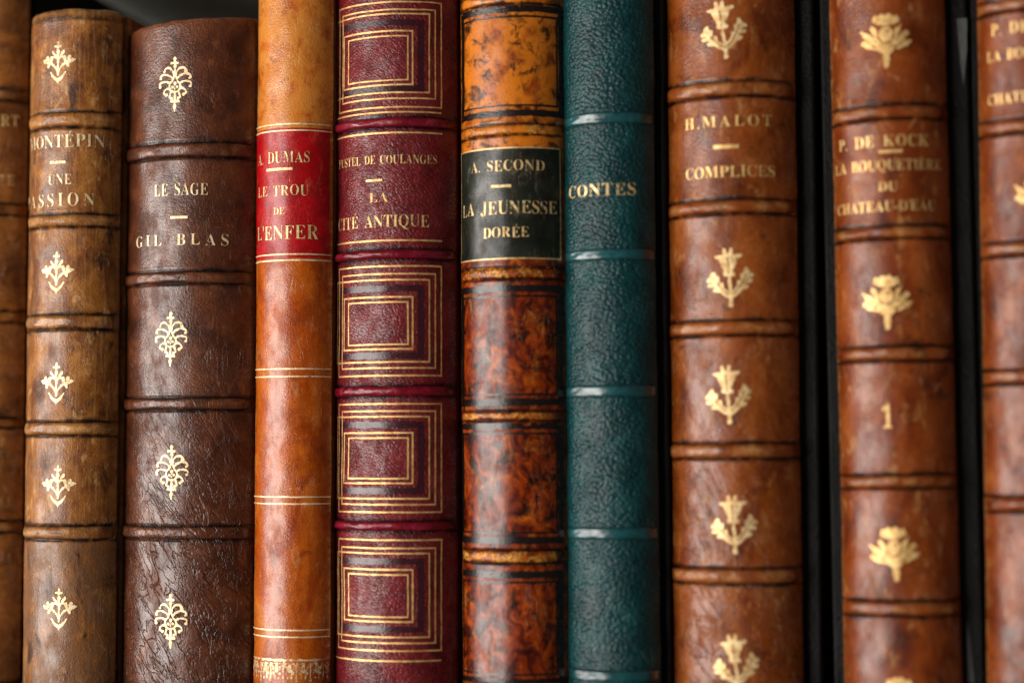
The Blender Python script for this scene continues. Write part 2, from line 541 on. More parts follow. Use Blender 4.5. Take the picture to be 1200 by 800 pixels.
# ------------------------------------------------------------------ books
class Book:
    def __init__(s, label, mat, xl, xr, y0=0.0, th=68, flat=.85, top=None, top_py=None, lean=0.0, yaw=0.0, bo=(0, 0), cover=None, seed=0, bands=(), band_h=.00105,
                 groove=.00028, tool_amt=1.0, cap=.0013, depth=.115, cap_line=0, slant=0, band_exp=2.9, fillet=.00022, zlift=0.0, band_mat=None, wob=.00010):
        s.mat, s.th, s.flat, s.seed = mat, R(th), flat, seed
        s.lean, s.yaw, s.y0 = R(lean), R(yaw), y0
        s.bo, s.groove, s.fillet, s.tool_amt, s.wob = bo, groove, fillet, tool_amt, wob
        p = ray_y((xl + xr) / 2, 400, y0 + .004)
        s.X, s.w, s.zl = p[0], .012, zlift
        t = np.linspace(-s.th, s.th, 81)
        for _ in range(30):
            s._profile()
            z400 = s.zof(400)
            q = s.world(np.column_stack([s.px_, s.py_, np.full(len(s.px_), z400)]))
            core = (s.pu >= -s.us - 1e-9) & (s.pu <= s.us + 1e-9)
            sx = proj(q[core])[0]
            a, b = sx.min(), sx.max()
            s.w *= (xr - xl) / (b - a)
            s.X += ((xl + xr) / 2 - (a + b) / 2) / FPX * .47
        s._profile()
        s.zt = s.zof(top_py) if top_py is not None else top
        s.root = bpy.data.objects.new('book', None)
        s.root.empty_display_size = .02
        s.root.location = (s.X, s.y0, s.zl)
        s.root.rotation_euler = (0, s.lean, s.yaw)
        s.root['label'] = label
        s.root['category'] = 'book'
        s.root['group'] = 'books in a row on the shelf'
        sc.collection.objects.link(s.root)
        s.bands = [(s.zof(b[0]), s.zof(b[0] - b[1] / 2) - s.zof(b[0] + b[1] / 2)) for b in bands]
        s.band_h, s.cap_line, s.slant, s.band_exp = band_h, cap_line, slant, band_exp
        s.build_spine(cap)
        for b in s.bands:
            s.build_band(*b, band_mat or mat)
        s.build_boards(cover or mat, depth)

    def world(s, p):
        p = np.asarray(p, float)
        cl, sl, cz, sz = math.cos(s.lean), math.sin(s.lean), math.cos(s.yaw), math.sin(s.yaw)
        x, y, z = p[..., 0] * cl + p[..., 2] * sl, p[..., 1], -p[..., 0] * sl + p[..., 2] * cl
        return np.stack([x * cz - y * sz + s.X, x * sz + y * cz + s.y0, z + s.zl], -1)

    def _profile(s):
        w = s.w
        t = np.linspace(0, s.th, 60)
        rad = w / math.sin(s.th)
        x, y = rad * np.sin(t), s.flat * rad * (1 - np.cos(t))
        s.d = y[-1]
        s.us = np.hypot(np.diff(x), np.diff(y)).sum()
        jx = [w - .0002, w - .0009, w - .0013, w - .0013]
        jy = [s.d + .0008, s.d + .0016, s.d + .0026, s.d + .0065]
        x, y = np.append(x, jx), np.append(y, jy)
        u = np.append(0, np.cumsum(np.hypot(np.diff(x), np.diff(y))))
        s.px_, s.py_, s.pu = np.append(-x[:0:-1], x), np.append(y[:0:-1], y), np.append(-u[:0:-1], u)
        uu = np.linspace(s.pu[0], s.pu[-1], 400)
        xx, yy = np.interp(uu, s.pu, s.px_), np.interp(uu, s.pu, s.py_)
        tx, ty = np.gradient(xx, uu), np.gradient(yy, uu)
        k = np.ones(9) / 9
        nx, ny = np.convolve(np.pad(ty, 4, 'edge'), k, 'valid'), np.convolve(np.pad(-tx, 4, 'edge'), k, 'valid')
        ln = np.hypot(nx, ny)
        s.nu, s.nx_, s.ny_ = uu, nx / ln, ny / ln

    def disp(s, u, z):
        cm_u, cm_z = u * 100, z * 100
        d = s.wob * (vnoise(cm_u * 1.1 + 20, cm_z * .9, s.seed) + .6 * vnoise(cm_u * 2.7 + 9, cm_z * 2.2, s.seed + 5))
        side = np.clip((s.us - np.abs(u)) / .0015, 0, 1)
        for zb, hb in getattr(s, 'bands', ()):
            e = np.abs(z - zb) - hb / 2
            d = d - s.groove * np.exp(-(e / .00035) ** 2) * side
            d = d + s.fillet * np.exp(-np.maximum(e, 0) / .0014) * side * (e > -.0001)
        return d

    def S(s, u, z, off=0.0, disp=True):
        u, z = np.asarray(u, float), np.asarray(z, float)
        o = off + (s.disp(u, z) if disp else 0)
        nx, ny = np.interp(u, s.nu, s.nx_), np.interp(u, s.nu, s.ny_)
        return np.stack([np.interp(u, s.pu, s.px_) + nx * o, np.interp(u, s.pu, s.py_) + ny * o, z + 0 * u], -1)

    def zof(s, py, u=0.0):
        z = np.linspace(-.05, .25, 400)
        q = s.world(np.column_stack([np.full(400, np.interp(u, s.pu, s.px_)), np.full(400, np.interp(u, s.pu, s.py_)), z]))
        return float(np.interp(-py, -proj(q)[1][::-1], z[::-1])) if False else float(np.interp(-py, -proj(q)[1], z))

    def uof(s, px, py):
        u = np.linspace(-s.us, s.us, 400)
        z = s.zof(py)
        x = proj(s.world(s.S(u, np.full(400, z), disp=False)))[0]
        i = int(np.argmin(x))
        return float(np.interp(px, x[i:], u[i:]))

    # -- leather
    def grid(s, name, us, rows, mat, parent=None, attrs=None, offs=None):
        n, m = len(us), len(rows)
        Uu, Z = np.meshgrid(us, rows, indexing='ij')
        off = offs if offs is not None else 0.0
        P = s.S(Uu, Z, off).reshape(-1, 3)
        idx = np.arange(n * m).reshape(n, m)
        F = np.stack([idx[:-1, :-1], idx[1:, :-1], idx[1:, 1:], idx[:-1, 1:]], -1).reshape(-1, 4)
        uv = np.column_stack([Uu.ravel() * 100 + s.seed, Z.ravel() * 100])
        return link(name, P, F.tolist(), mat, parent or s.root, uv, attrs)

    def build_spine(s, cap):
        core = np.linspace(-s.us, s.us, 53)
        ext = s.pu[s.pu > s.us + 1e-9]
        us = np.concatenate([-ext[::-1], core, ext])
        z = list(np.arange(.0006, s.zt - cap, .0009))
        for zb, hb in s.bands:
            for e in (zb - hb / 2, zb + hb / 2):
                z += list(np.arange(e - .0014, e + .0014, .0002))
        z = np.array(sorted(v for v in z if .0005 < v < s.zt - cap))
        keep = [z[0]]
        for v in z[1:]:
            if v - keep[-1] > .00012:
                keep.append(v)
        z = np.array(keep)
        # rows: tail turn-in, body, rounded head cap, head turn-in
        rows = [(.0003, -.004), (.0, -.0012), (.0002, -.0004)] + [(v, 0.0) for v in z]
        for a in np.linspace(.25, 1, 6) * math.pi / 2:
            rows.append((s.zt - cap + cap * math.sin(a), -cap * (1 - math.cos(a))))
        rows += [(s.zt - .0004, -cap - .0015), (s.zt - .0022, -cap - .003)]
        zz, oo = np.array(rows).T
        n, m = len(us), len(rows)
        Uu, Z = np.meshgrid(us, zz, indexing='ij')
        Of = np.tile(oo, (n, 1))
        P = s.S(Uu, Z, Of).reshape(-1, 3)
        # the head edge is never quite straight
        k = np.clip((Z - s.zt + .012) / .012, 0, 1)
        P[:, 2] += (k * k * (s.slant * Uu / s.us + .00018 * vnoise(Uu * 350, Z * 0 + 5, s.seed))).ravel()
        idx = np.arange(n * m).reshape(n, m)
        F = np.stack([idx[:-1, :-1], idx[1:, :-1], idx[1:, 1:], idx[:-1, 1:]], -1).reshape(-1, 4)
        uv = np.column_stack([Uu.ravel() * 100 + s.seed, Z.ravel() * 100])
        tool = np.zeros((n, m)); rub = np.zeros((n, m))
        for zb, hb in s.bands:
            for e in (zb - hb / 2, zb + hb / 2):
                ez = e + .00015 * vnoise(Uu * 400, Z * 0 + e * 997, s.seed)
                wd = .00052 * (1 + .8 * vnoise(Uu * 420, Z * 0 + 3 + e * 700, s.seed))
                tool = np.maximum(tool, np.exp(-((Z - ez) / wd) ** 2))
        if s.cap_line:
            tool = np.maximum(tool, .9 * np.exp(-((Z - s.zt + s.cap_line + .0002 * vnoise(Uu * 300, Z * 0, s.seed)) / .0004) ** 2))
        tool *= s.tool_amt * (np.abs(Uu) < s.us + .0005)
        rub = np.maximum(rub, np.exp(-((s.zt - Z) / .0012)))
        rub = np.maximum(rub, np.exp(-(Z / .0010)))
        sh = np.exp(-((np.abs(Uu) - s.us) / .0010) ** 2) * .8
        rub = np.maximum(rub, sh)
        s.spine = link('spine', P, F.tolist(), s.mat, s.root, uv, {'tool': tool.ravel(), 'rub': rub.ravel()})

    def build_band(s, zb, hb, mat):
        us = np.linspace(-s.us - .0006, s.us + .0006, 57)
        v = np.linspace(-1, 1, 17)
        Uu, V = np.meshgrid(us, v, indexing='ij')
        side = np.clip((s.us + .0006 - np.abs(Uu)) / .005, 0, 1) ** .7
        H = s.band_h * (1 + .22 * vnoise(Uu * 260, V * .9 + zb * 400, s.seed + int(zb * 5000)) + .10 * vnoise(Uu * 900, V * 2.5, s.seed + 31))
        hgt = H * (1 - np.abs(V) ** s.band_exp) * side - .00055 * (1 - side) - .00035 * np.abs(V) ** 6
        Z = zb + V * hb * .5 * (1 + .05 * vnoise(Uu * 300, V * 0 + zb * 700, s.seed + 2)) + .00012 * vnoise(Uu * 200, zb * 900 + 0 * V, s.seed)
        nx, ny = np.interp(Uu, s.nu, s.nx_), np.interp(Uu, s.nu, s.ny_)
        P = np.stack([np.interp(Uu, s.pu, s.px_) + nx * hgt, np.interp(Uu, s.pu, s.py_) + ny * hgt, Z], -1).reshape(-1, 3)
        n, m = Uu.shape
        idx = np.arange(n * m).reshape(n, m)
        F = np.stack([idx[:-1, :-1], idx[1:, :-1], idx[1:, 1:], idx[:-1, 1:]], -1).reshape(-1, 4)
        uv = np.column_stack([Uu.ravel() * 100 + s.seed, Z.ravel() * 100])
        tool = np.clip((np.abs(V) - .60) / .25, 0, 1) * s.tool_amt
        rub = np.clip(1 - np.abs(V) * 1.3, 0, 1) * np.clip(.45 + 1.1 * vnoise(Uu * 230, V * .6 + zb * 800, s.seed + 8), 0, 1)
        link('raised_band', P, F.tolist(), mat, s.root, uv, {'tool': tool.ravel(), 'rub': rub.ravel()})

    def build_boards(s, mat, depth):
        for sgn, bo in ((-1, s.bo[0]), (1, s.bo[1])):
            xo = sgn * (s.w + bo)
            xi = sgn * (s.w - .0032)
            rounded_box('cover', min(xo, xi), max(xo, xi), s.d + .0028, s.d + depth, .0002, s.zt - .0004, .0009, mat, s.root)
        # the pages, their head edge slightly hollow
        x = np.linspace(-s.w + .0034, s.w - .0034, 21)
        yf = s.d + .001 - .55 * s.d * (1 - (x / s.w) ** 2)
        v, f = [], []
        for z in (.0025, s.zt - .0035):
            for a, b in zip(x, yf):
                v.append((a, b, z))
            for a in x:
                v.append((a, s.d + depth - .004, z))
        n = len(x)
        for k in range(n - 1):
            f.append((k, k + 1, n + k + 1, n + k))
            f.append((2 * n + k, 3 * n + k, 3 * n + k + 1, 2 * n + k + 1))
            f.append((k, 2 * n + k, 2 * n + k + 1, k + 1))
            f.append((n + k, n + k + 1, 3 * n + k + 1, 3 * n + k))
        f.append((0, n, 3 * n, 2 * n)); f.append((n - 1, 3 * n - 1, 4 * n - 1, 2 * n - 1)[::1])
        link('page_block', v, f, PAPER, s.root, smooth=False)

    # -- things laid on the leather
    def lay(s, name, pts2, faces, mat, parent=None, off=.00007):
        """pts2: (u, z) points"""
        pts2 = np.asarray(pts2)
        P = s.S(pts2[:, 0], pts2[:, 1], off(pts2[:, 0], pts2[:, 1]) if callable(off) else off)
        return link(name, P, faces, mat, parent or s.root, np.column_stack([pts2[:, 0] * 100 + s.seed, pts2[:, 1] * 100]))

    def on_band(s, u, z):
        """height of the raised band under a point, for what is gilded on it"""
        o = np.full(np.shape(u), .00006)
        for zb, hb in s.bands:
            v = np.clip(np.abs(z - zb) / (hb / 2), 0, 1)
            side = np.clip((s.us + .0006 - np.abs(u)) / .005, 0, 1) ** .7
            o = np.maximum(o, s.band_h * 1.1 * (1 - v ** s.band_exp) * side + .00006)
        return o

    def ribbons(s, name, loops, mat, parent=None, off=.00007, wobble=.00004):
        """loops: list of (points, width, closed); one mesh"""
        V, Fc = [], []
        for li, (pts, wd, closed) in enumerate(loops):
            pts = [np.array(p, float) for p in pts]
            m = len(pts)
            segs = m if closed else m - 1
            dense = []                                    # (point, offset dir with mitre)
            for i in range(segs):
                a, b = pts[i], pts[(i + 1) % m]
                t = (b - a) / np.linalg.norm(b - a)
                nrm = np.array([-t[1], t[0]])

                def mit(j_prev, j, j_next):
                    t1 = (pts[j] - pts[j_prev]); t1 /= np.linalg.norm(t1)
                    t2 = (pts[j_next] - pts[j]); t2 /= np.linalg.norm(t2)
                    n1, n2 = np.array([-t1[1], t1[0]]), np.array([-t2[1], t2[0]])
                    q = n1 + n2
                    return q / max(.3, q @ n1) if np.linalg.norm(q) > 1e-6 else n1
                na = mit((i - 1) % m, i, (i + 1) % m) if (closed or i > 0) else nrm
                k = (i + 1) % m
                nb = mit(i, k, (k + 1) % m) if (closed or i + 1 < segs) else nrm
                cnt = max(2, int(np.linalg.norm(b - a) / .0008) + 1)
                for c in range(cnt):
                    f = c / cnt
                    q = a + (b - a) * f
                    dense.append((q, na * (1 - f) + nrm * f if f < .5 and cnt < 3 else (na if c == 0 else nrm)))
                if not closed and i == segs - 1:
                    dense.append((b, nb))
            k0 = len(V)
            for j, (q, nn) in enumerate(dense):
                wv = wd * (1 + .22 * float(vnoise(q[0] * 900 + li * 7, q[1] * 900, s.seed)))
                jit = wobble * float(vnoise(q[0] * 350, q[1] * 350 + li, s.seed + 3))
                V.append(q + nn * (wv / 2 + jit)); V.append(q - nn * (wv / 2 - jit))
            n = len(dense)
            for j in range(n if closed else n - 1):
                a, b = k0 + 2 * j, k0 + 2 * ((j + 1) % n)
                Fc.append((a, a + 1, b + 1, b))
        return s.lay(name, V, Fc, mat, parent, off)

    def rule(s, py, px0=None, px1=None):
        z = s.zof(py)
        u0 = -s.us * .985 if px0 is None else s.uof(px0, py)
        u1 = s.us * .97 if px1 is None else s.uof(px1, py)
        return [(u0, z), (u1, z)]

    def box(s, px0, px1, py0, py1):
        """rectangle as a closed loop; px0 None mirrors the right edge"""
        z0, z1 = s.zof(py1), s.zof(py0)
        u1 = s.uof(px1, (py0 + py1) / 2)
        u0 = -u1 if px0 is None else s.uof(px0, (py0 + py1) / 2)
        return [(u0, z0), (u1, z0), (u1, z1), (u0, z1)]

    def patch(s, name, px0, px1, py0, py1, mat, parent=None, off=.00010, rag=.00015):
        z0, z1 = s.zof(py1), s.zof(py0)
        u1 = s.us * .97 if px1 is None else s.uof(px1, (py0 + py1) / 2)
        u0 = -s.us * .985 if px0 is None else s.uof(px0, (py0 + py1) / 2)
        us, zs = np.linspace(u0, u1, 50), np.linspace(z0, z1, 60)
        Uu, Z = np.meshgrid(us, zs, indexing='ij')
        ed = rag * vnoise(Uu * 500, Z * 500, s.seed + 4)
        Z = Z + ed * np.where(Z > (z0 + z1) / 2, 1, 1) * (np.minimum(Z - z0, z1 - Z) < .0008)
        P = np.column_stack([Uu.ravel(), Z.ravel()])
        idx = np.arange(P.shape[0]).reshape(50, 60)
        F = np.stack([idx[:-1, :-1], idx[1:, :-1], idx[1:, 1:], idx[:-1, 1:]], -1).reshape(-1, 4)
        return s.lay(name, P, F.tolist(), mat, parent, off)

    def text(s, lines, mat, parent=None, off=.00014, name='gilt_title', weight=.0):
        """lines: (string, px0 or None, px1, py, cap height px, gap); '-' alone is a dash"""
        V, F = [], []
        r = random.Random(s.seed + 5)
        for st, px0, px1, py, h, gap in lines:
            zc = s.zof(py)
            hz = s.zof(py - h / 2) - s.zof(py + h / 2)
            u1 = s.uof(px1, py)
            u0 = -u1 if px0 is None else (-u1 * float(px0[1:]) if isinstance(px0, str) else s.uof(px0, py))
            if st == '-':
                k = len(V)
                n = 8
                for i in range(n + 1):
                    u = u0 + (u1 - u0) * i / n
                    V += [(u, zc - hz / 2), (u, zc + hz / 2)]
                F += [(k + 2 * i, k + 2 * i + 2, k + 2 * i + 3, k + 2 * i + 1) for i in range(n)]
                continue
            x, items = 0.0, []
            for ch in st:
                if ch == ' ':
                    x += .42 + gap
                    continue
                g, f = glyph(ch)
                gw = g[:, 0].max() - g[:, 0].min()
                items.append((*stamp(ch, weight, s.seed + len(items)), x - g[:, 0].min()))
                x += gw + gap
            tot = x - gap
            for g, f, x0 in items:
                k = len(V)
                sc_y = hz / CAPH * (1 + r.uniform(-.03, .03))
                a, dz = r.uniform(-.03, .03), r.uniform(-.03, .03) * hz
                gx, gy = g[:, 0] + x0, g[:, 1] - CAPH / 2
                uu = u0 + (u1 - u0) * gx / tot
                zz = zc + dz + gy * sc_y + (uu - uu.mean()) * a
                V += list(zip(uu, zz))
                F += [tuple(k + i for i in q) for q in f]
        return s.lay(name, V, F, mat, parent, off)

    def ornament(s, shape, px, py, wpx, hpx, mat, rot=0.0, ext=(1.0, 1.0)):
        v, f = SHAPES[shape]
        zc = s.zof(py)
        kz = (s.zof(py - 20) - s.zof(py + 20)) / 40           # metres per photo pixel here
        uc = s.uof(px, py)
        x, y = v[:, 0] * wpx * kz / ext[0], v[:, 1] * hpx * kz / ext[1]
        c, sn = math.cos(rot), math.sin(rot)
        s.lay('gilt_ornament', np.column_stack([uc + x * c - y * sn, zc + x * sn + y * c]), f, mat)


def rounded_box(name, x0, x1, y0, y1, z0, z1, r, mat, parent):
    """box with its edges chamfered twice"""
    import bmesh
    bm = bmesh.new()
    vs = [bm.verts.new((x, y, z)) for x in (x0, x1) for y in (y0, y1) for z in (z0, z1)]
    for q in ((0, 1, 3, 2), (4, 6, 7, 5), (0, 4, 5, 1), (2, 3, 7, 6), (0, 2, 6, 4), (1, 5, 7, 3)):
        bm.faces.new([vs[i] for i in q])
    bmesh.ops.recalc_face_normals(bm, faces=bm.faces[:])
    bmesh.ops.bevel(bm, geom=bm.edges[:], offset=r, segments=3, profile=.5, affect='EDGES')
    lay = bm.loops.layers.uv.new('UVMap')
    for f in bm.faces:
        for l in f.loops:
            l[lay].uv = ((l.vert.co.x + l.vert.co.y) * 100, l.vert.co.z * 100)
    me = bpy.data.meshes.new(name)
    bm.to_mesh(me); bm.free()
    me.materials.append(mat)
    o = bpy.data.objects.new(name, me)
    sc.collection.objects.link(o)
    if parent is not None:
        o.parent = parent
    return o


# ------------------------------------------------------------------ materials shared
PAPER = plain('aged paper', '8a7550', 'b09a70', 90, .8, .0003, (60, 1, 1), .2)
CLOTH = plain('black board cloth', '070706', '0d0c0a', 140, .5, .0003, spec=.16)
GOLD_PALE = gilt('pale gilt', 'f0dcb4', 'd2b07c', .40, .35, .40)
GOLD_TITLE = gilt('title gilt', 'ecd29c', 'c49a5c', .42, .4, .38, 11)
GOLD = gilt('gilt', 'ecd09a', 'c89c60', .39, .45, .36)
GOLD_DEEP = gilt('deep gilt', 'ebc684', 'c69450', .36, .45, .36)
GOLD_WORN = gilt('worn gilt', 'ecca8c', 'c09252', .43, .40, .42)

# ------------------------------------------------------------------ the shelf
shelf = bpy.data.objects.new('bookshelf', None)
sc.collection.objects.link(shelf)
shelf['label'] = 'dark wooden bookshelf the old books stand on, grey board behind them'
shelf['category'] = 'bookshelf'
WOOD = plain('dark shelf wood', '17100b', '2c2018', 14, .55, .0003, (1, 12, 12))
BACKM = plain('grey back board', '8a8c84', 'a0a299', 10, .7, .0002, (1, 1, .15))
rounded_box('shelf_board', -.45, .35, -.012, .24, -.022, 0, .002, WOOD, shelf)
rounded_box('back_panel', -.45, .35, .24, .252, -.022, .226, .001, WOOD, shelf)
rounded_box('upper_board', -.45, .35, -.006, .2395, .204, .226, .002, BACKM, shelf)

# ------------------------------------------------------------------ the books, left to right
# 1: mottled calf cut by the photo's left edge
m = leather('mottled brown calf', ['4a2812', '825028', 'aa6c38'], 1.3, spot='2a160c', spot_at=.60, gscale=16, off=1, rub='b08a58')
b = Book('leftmost mottled brown book, cut off at its left, with letters RT and TE', m, -58, 29, y0=.010, th=66, top=.198, bands=[(111, 14), (245, 14), (371, 14), (495, 12), (617, 14)], seed=1,
         bo=(0, .001), cover=CLOTH, band_h=.00105)
b.text([('RT', 1, 22, 141, 13, .08), ('TE', -2, 17, 211, 12, .08)], GOLD_WORN)

# 2: tan calf, flowers
m = leather('tan streaked calf', ['42200e', '7a4722', '9c622e', 'b47c40'], 1.3, (1.25, .85), spot='2e180c', spot_scale=1.1, spot_at=.57, streaks='c9a070', gscale=16, bump=.00013, off=2, rub='c79a62', spot_streak=(1.8, .7), tint=('694a34', 4.6, 3.7, .65), scuff=.65)
b = Book('tan book with small gilt three-blossom flowers and a title over UNE', m, 32, 139, y0=-.004, th=66, top_py=9, bands=[(140, 20), (258, 16), (377, 19), (502, 18), (624, 18)], seed=2,
         bo=(0, .0006), cap=.0022, cap_line=.0030)
for x, y in ((68, 72), (66, 318), (66, 448), (68, 568), (69, 712)):
    b.ornament('flowers', x, y, 43, 45, GOLD_PALE)
b.text([('MONTÉPIN', 36.5, 123, 165, 15, .06), ('-', 59, 77, 190, 3, 0), ('UNE', 57, 84, 210, 12, .10), ('PASSION', 33, 111, 234, 15, .30)], GOLD_PALE, weight=-.012)

# 3: thick dark brown, lace ornaments
m = leather('dark brown grained leather', ['361a0f', '582f1d', '724026'], 1.0, gscale=13, bump=.00016, off=3, rub='8a5436', wrinkle=1.7, coat=.85, coat_rough=.16, rough=(.28, .40), rub_amt=.6, spot='2a1510', spot_at=.66)
b = Book('thickest book, dark brown creased leather with lacy gilt medallions', m, yaw=-6, xl=146, xr=299, y0=-.002, th=66, top_py=24, bands=[(176, 19), (325, 16), (473, 16), (624, 17)], seed=3, cap=.0007, slant=.0013, band_h=.0009,
         lean=0)
for x, y in ((205, 99), (200, 397), (201, 553), (200, 727)):
    b.ornament('lace', x, y, 46, 44, GOLD_PALE)
b.text([('LE SAGE', 181, 244, 222, 14, .07), ('-', 200, 220, 255, 3, 0), ('GIL BLAS', 160, 268, 281, 13, .30)], GOLD_PALE, weight=-.010)

# 4: tan-orange calf with red label
m = leather('orange tan calf', ['80300e', 'a4481a', 'bc6026', 'c87a3c'], .8, (1.6, .6), spot='7a300c', spot_scale=1.2, spot_at=.58, gscale=16, bump=.00010, rough=(.20, .32), off=4, rub='d9ad6a', tool='5a2a10', scuff=.22, coat=.8, coat_rough=.14, tint=('cf8a38', 11.5, 14.0, .6))
b = Book('narrow orange tan book with a red title label', m, yaw=-2, xl=300, xr=389, y0=-.001, th=68, top=.192, seed=4)
RED = leather('red label leather', ['8a0814', 'ab0c1e', 'be1828'], 1.5, gscale=20, bump=.00006, rough=(.3, .4), off=4.5, rub='c8553a', scratch='d8704a')
lb = b.patch('title_label', None, 386, 150, 302, RED)
b.text([('A. DUMAS', 304, 363, 184, 13, .07), ('-', 313, 343, 198, 3.2, 0), ('LE TROU', 304, 362, 223, 12, .07), ('DE', 321, 334, 247, 8, .08), ("L'ENFER", 303, 373, 272, 16, .06)], GOLD_TITLE, lb, off=.00022, weight=-.010)
for ys in ((145.5, 153), (298, 305), (432, 441), (582, 590), (738, 746)):
    b.ribbons('gilt_rule', [(b.rule(y), .00036, False) for y in ys], GOLD_PALE, off=.00018)
vv, ff = contour(rough_edge(orn_dentelle, .03, 7), 0, 7, -.55, .55, 260)
zc, hz = b.zof(785), b.zof(772) - b.zof(798)
b.lay('gilt_roll', np.column_stack([-b.us * .98 + vv[:, 0] / 7 * b.us * 1.94, zc + vv[:, 1] * hz]), ff, gilt('rubbed pale gilt', 'eed9ae', 'caa46a', .46, .35, .4))

# 5: maroon with nested gilt frames
m = leather('maroon morocco', ['4e1014', '6e1c20', '822a2a'], 1.3, grain='crepe', gscale=9, bump=.00014, rough=(.34, .46), off=5, rub='8a2a38', rub_amt=.4, tool='1c080c')
CRIM = leather('crimson band leather', ['540c16', '701420', '801c28'], 1.2, gscale=10, bump=.00008, rough=(.22, .32), off=5.5, rub='b03050', rub_amt=.3, tool='2a060e')
b = Book('maroon book covered in nested gilt rectangles with crimson bands', m, yaw=-4, xl=392, xr=536, y0=-.001, th=68, top=.190, bands=[(144, 13), (298, 13), (458, 14), (616, 13)], seed=5, lean=-.15, band_mat=CRIM, band_h=.00105,
         groove=.0002)
BLIND = tooled('dark polished frame', '2a0e14', .18)
G5 = gilt('maroon book gilt', 'e9c07c', 'b98a4c', .34, .45, .38)
for o0, m0, i0, d0, d1, i1, m1, o1, extra in ((3, 12, 17, 37, 100, 109, 116, 126, 132), (312, 321, 328, 348, 409, 424, 431, 440, None), (473, 481.5, 488, 507, 566, 584, 591, 600, None),
                                             (632.5, 642, 648, 667, 728, 746, 753, 762, 774)):
    lp = [(b.box(None, 517, o0, o1), .0004, True), (b.box(None, 510, m0, m1), .0004, True), (b.box(396, 503, i0, i1), .0004, True),
          (b.box(403.5, 483.5, d0, d1), .00042, True), (b.box(408.5, 478, d0 + 6, d1 - 5.5), .00036, True)]
    if extra:
        lp.append((b.rule(extra, None, 517), .0004, False))
    b.ribbons('gilt_frame', lp, G5)
    b.ribbons('tooled_frame', [(b.box(399.5, 493, (i0 + d0) / 2, (i1 + d1) / 2), .0016, True)], BLIND, off=.00004)
for y in (156, 282):
    b.ribbons('gilt_rule', [(b.rule(y, None, 518), .00042, False)], G5)
b.text([('FUSTEL DE COULANGES', 'm1.12', 512, 187, 10, .05), ('-', 429, 448, 211, 2.6, 0), ('LA', 433, 455, 231, 11, .06), ('CITÉ ANTIQUE', 397, 503, 259, 14, .05)], GOLD_WORN, weight=-.009)

# 6: tortoiseshell calf with dark green label
m = leather('tortoiseshell calf', ['1c0a06', '581a0a', '943c10', 'bc641c'], 2.2, (1.2, .9), spot='180906', spot_scale=2.3, spot_at=.515, gscale=20, bump=.00007, rough=(.20, .34), off=6, rub='c27a2c',
            tool='150a07', bdist=1.2, tint=('cc7418', 13.4, 13.8, .8))
b = Book('mottled orange and black book with a dark green title label', m, yaw=-3, xl=541, xr=664, y0=-.001, th=68, top=.190, bands=[(-2, 14), (152, 13), (320, 14), (487, 12), (652, 16), (806, 14)], seed=6, lean=-.3, band_h=.0006)
GRN = leather('dark green label leather', ['12140f', '20241c', '2c3026'], 1.5, gscale=18, bump=.00007, rough=(.26, .36), off=6.5, rub='6a6a50', scratch='b8743a')
lb = b.patch('title_label', 541, 657.5, 174, 303, GRN)
b.text([('A. SECOND', 553, 638, 194, 12.5, .09), ('-', 576, 599, 218, 3, 0), ('LA JEUNESSE', 543.5, 652, 243, 15, .06), ('DORÉE', 567, 620, 272, 12, .06)], GOLD_TITLE, lb, off=.00022, weight=-.010)
b.ribbons('gilt_rule', [(b.box(541.5, 656, 173.5, 303), .00032, True)], GOLD, off=.00018)
DARKT = tooled('burnt black tooling', '120b09', .16)
for p0, p1 in ((22, 124), (349, 462), (510, 624), (684, 790)):
    b.ribbons('tooled_frame', [(b.box(542.5, 657.5, p0 - 11, p1 + 9), .0017, True), (b.box(544, 652.5, p0 - 2, p1), .0005, True)], DARKT, off=.00006)
GDUST = gilt('rubbed gilt dust', 'd99a3c', 'a8601c', .53, .3, .45, 14, .05)
for p0, p1 in ((147, 158), (313, 326), (484, 491), (646, 658)):
    b.patch('gilt_roll', 545, 650, p0, p1, GDUST, off=b.on_band)

# 7: dark teal pebbled
TEALB = leather('teal band leather', ['0c3437', '124246', '1a5054'], 1.2, grime=.5, scuff=.25, gscale=14, bump=.00004, rough=(.24, .34), spec=.5, coat=1.0, coat_rough=.16, off=7, rub='2a6468', rub_amt=.4, tool='0a2024')
m = leather('teal pebbled morocco', ['082a2d', '0d383a', '144646'], 1.2, grime=.5, scuff=.0, grain='pebble', gscale=12, bump=.00015, rough=(.30, .40), coat=.14, coat_rough=.22, spec=.26, off=7, rub='2a6468', rub_amt=.5, tool='0a2024')
b = Book('dark teal pebbled book titled CONTES', m, yaw=-5, xl=662, xr=770, y0=-.001, th=68, top=.190, bands=[(138, 15), (298, 14), (458, 15), (625, 15), (792, 15)], seed=7, lean=-.45, band_h=.0007, groove=.0001, tool_amt=.25,
         bo=(0, .0022), cover=CLOTH, wob=.00016, band_mat=TEALB, band_exp=7)
b.text([('CONTES', 667, 745, 222, 14, .10)], GOLD_TITLE, weight=-.006)

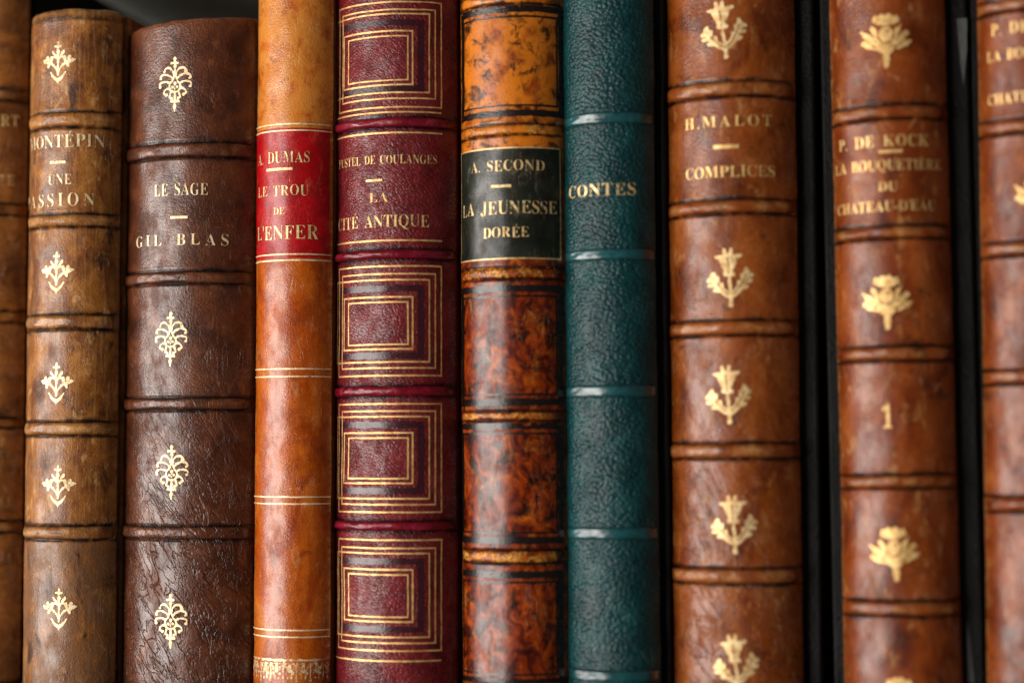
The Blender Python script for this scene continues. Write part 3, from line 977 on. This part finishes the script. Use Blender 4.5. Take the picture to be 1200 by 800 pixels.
# 8: brown calf with sprigs
m = leather('warm brown calf', ['4c1e0c', '7a3a18', '924e24', 'a46034'], .9, (1.3, .8), spot='321608', spot_scale=1.3, spot_at=.59, gscale=13, bump=.00016, rough=(.22, .36), off=8, rub='b8864e', wrinkle=1.0)
b = Book('brown book with gilt leafy sprigs, beside the teal book', m, yaw=-4, xl=784, xr=936, y0=0, th=68, top=.190, bands=[(104, 20), (242, 18), (384, 19), (528, 20), (675, 20)], seed=8, lean=-.3, bo=(.0015, .0045), cover=CLOTH, band_h=.00105)
for x, y in ((847, 33), (855, 323), (853, 460), (860, 612), (862, 775)):
    b.ornament('sprig', x, y, 54, 54, GOLD, rot=R(5 + (x * 7 % 5) - 2))
b.text([('H.MALOT', 803, 904, 142, 13, .22), ('-', 836, 866, 172, 4.5, 0), ('COMPLICES', 804, 908, 201, 13, .06)], GOLD_DEEP, weight=-.004)

# 9 and 10: a pair with thistles
m = leather('red brown calf', ['461a0c', '753416', '8c4620', 'a05a30'], .9, (1.3, .7), spot='2c130a', spot_scale=1.3, spot_at=.585, gscale=13, bump=.00014, rough=(.26, .40), off=9, rub='b0804c', coat=.55, scuff=.65)
b = Book('brown book with gilt thistles and the numeral 1', m, yaw=-3, xl=981, xr=1117, y0=.001, th=68, top=.190, bands=[(131, 18), (272, 16), (414, 18), (564, 17), (713, 19)], seed=9, lean=-.75, bo=(.003, .0055), cover=CLOTH, band_h=.00105)
for x, y in ((1038, 45), (1039, 351), (1048, 646), (1054, 822)):
    b.ornament('thistle', x, y, 57, 57, GOLD_DEEP, rot=R((y * 3 % 7) - 2))
b.text([('P. DE KOCK', 984, 1088, 165, 13, .10), ('-', 1030, 1058, 177.5, 3.4, 0), ('LA BOUQUETIÈRE', 980, 1102, 193, 12, .05), ('DU', 1029, 1052, 218, 11, .06), ("CHATEAU-D'EAU", 982, 1096, 241, 12, .05)], GOLD_DEEP)
b.text([('1', 1034, 1046, 488, 27, 0)], GOLD_DEEP, name='gilt_numeral')
GLINT = plain('painted grey glint', '363a3a', '606463', 300, .5, .0002, (6, 6, 1))
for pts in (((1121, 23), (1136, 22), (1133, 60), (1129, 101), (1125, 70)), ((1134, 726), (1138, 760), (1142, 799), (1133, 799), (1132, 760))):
    # highlights painted as flat grey patches on the right board's front edge
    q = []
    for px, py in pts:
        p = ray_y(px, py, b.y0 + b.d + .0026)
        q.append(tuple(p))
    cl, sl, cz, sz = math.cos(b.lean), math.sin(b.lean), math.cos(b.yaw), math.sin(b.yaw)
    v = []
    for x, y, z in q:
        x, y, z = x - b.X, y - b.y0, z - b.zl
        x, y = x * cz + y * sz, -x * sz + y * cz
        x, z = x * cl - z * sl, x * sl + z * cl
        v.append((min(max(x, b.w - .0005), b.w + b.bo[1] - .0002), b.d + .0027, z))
    link('painted_glint', v, [tuple(range(len(v)))[::-1]], GLINT, b.root, smooth=False)
m = leather('matching red brown calf', ['461a0c', '753416', '8c4620', 'a05a30'], .9, (1.3, .7), spot='2c130a', spot_scale=1.3, spot_at=.585, gscale=13, bump=.00014, rough=(.26, .40), off=10.7, rub='a87848', coat=.5)
b = Book('rightmost brown book, cut off at its right, first letters of a gilt title', m, yaw=-3, xl=1151, xr=1289, y0=.001, th=68, top=.190, bands=[(3, 16), (146, 18), (290, 18), (441, 18), (591, 19)], seed=10, lean=-.1,
         bo=(.002, 0), cover=CLOTH, band_h=.00105)
b.ornament('thistle', 1220, 226, 58, 58, GOLD_DEEP)
b.text([('P. DE KOCK', 1162, 1266, 30, 13, .10), ('-', 1208, 1236, 43, 3.4, 0), ('LA BOUQUETIÈRE', 1157, 1280, 61, 12, .05), ('DU', 1207, 1230, 88, 11, .06), ("CHATEAU-D'EAU", 1158, 1274, 112, 12, .05)], GOLD_DEEP)
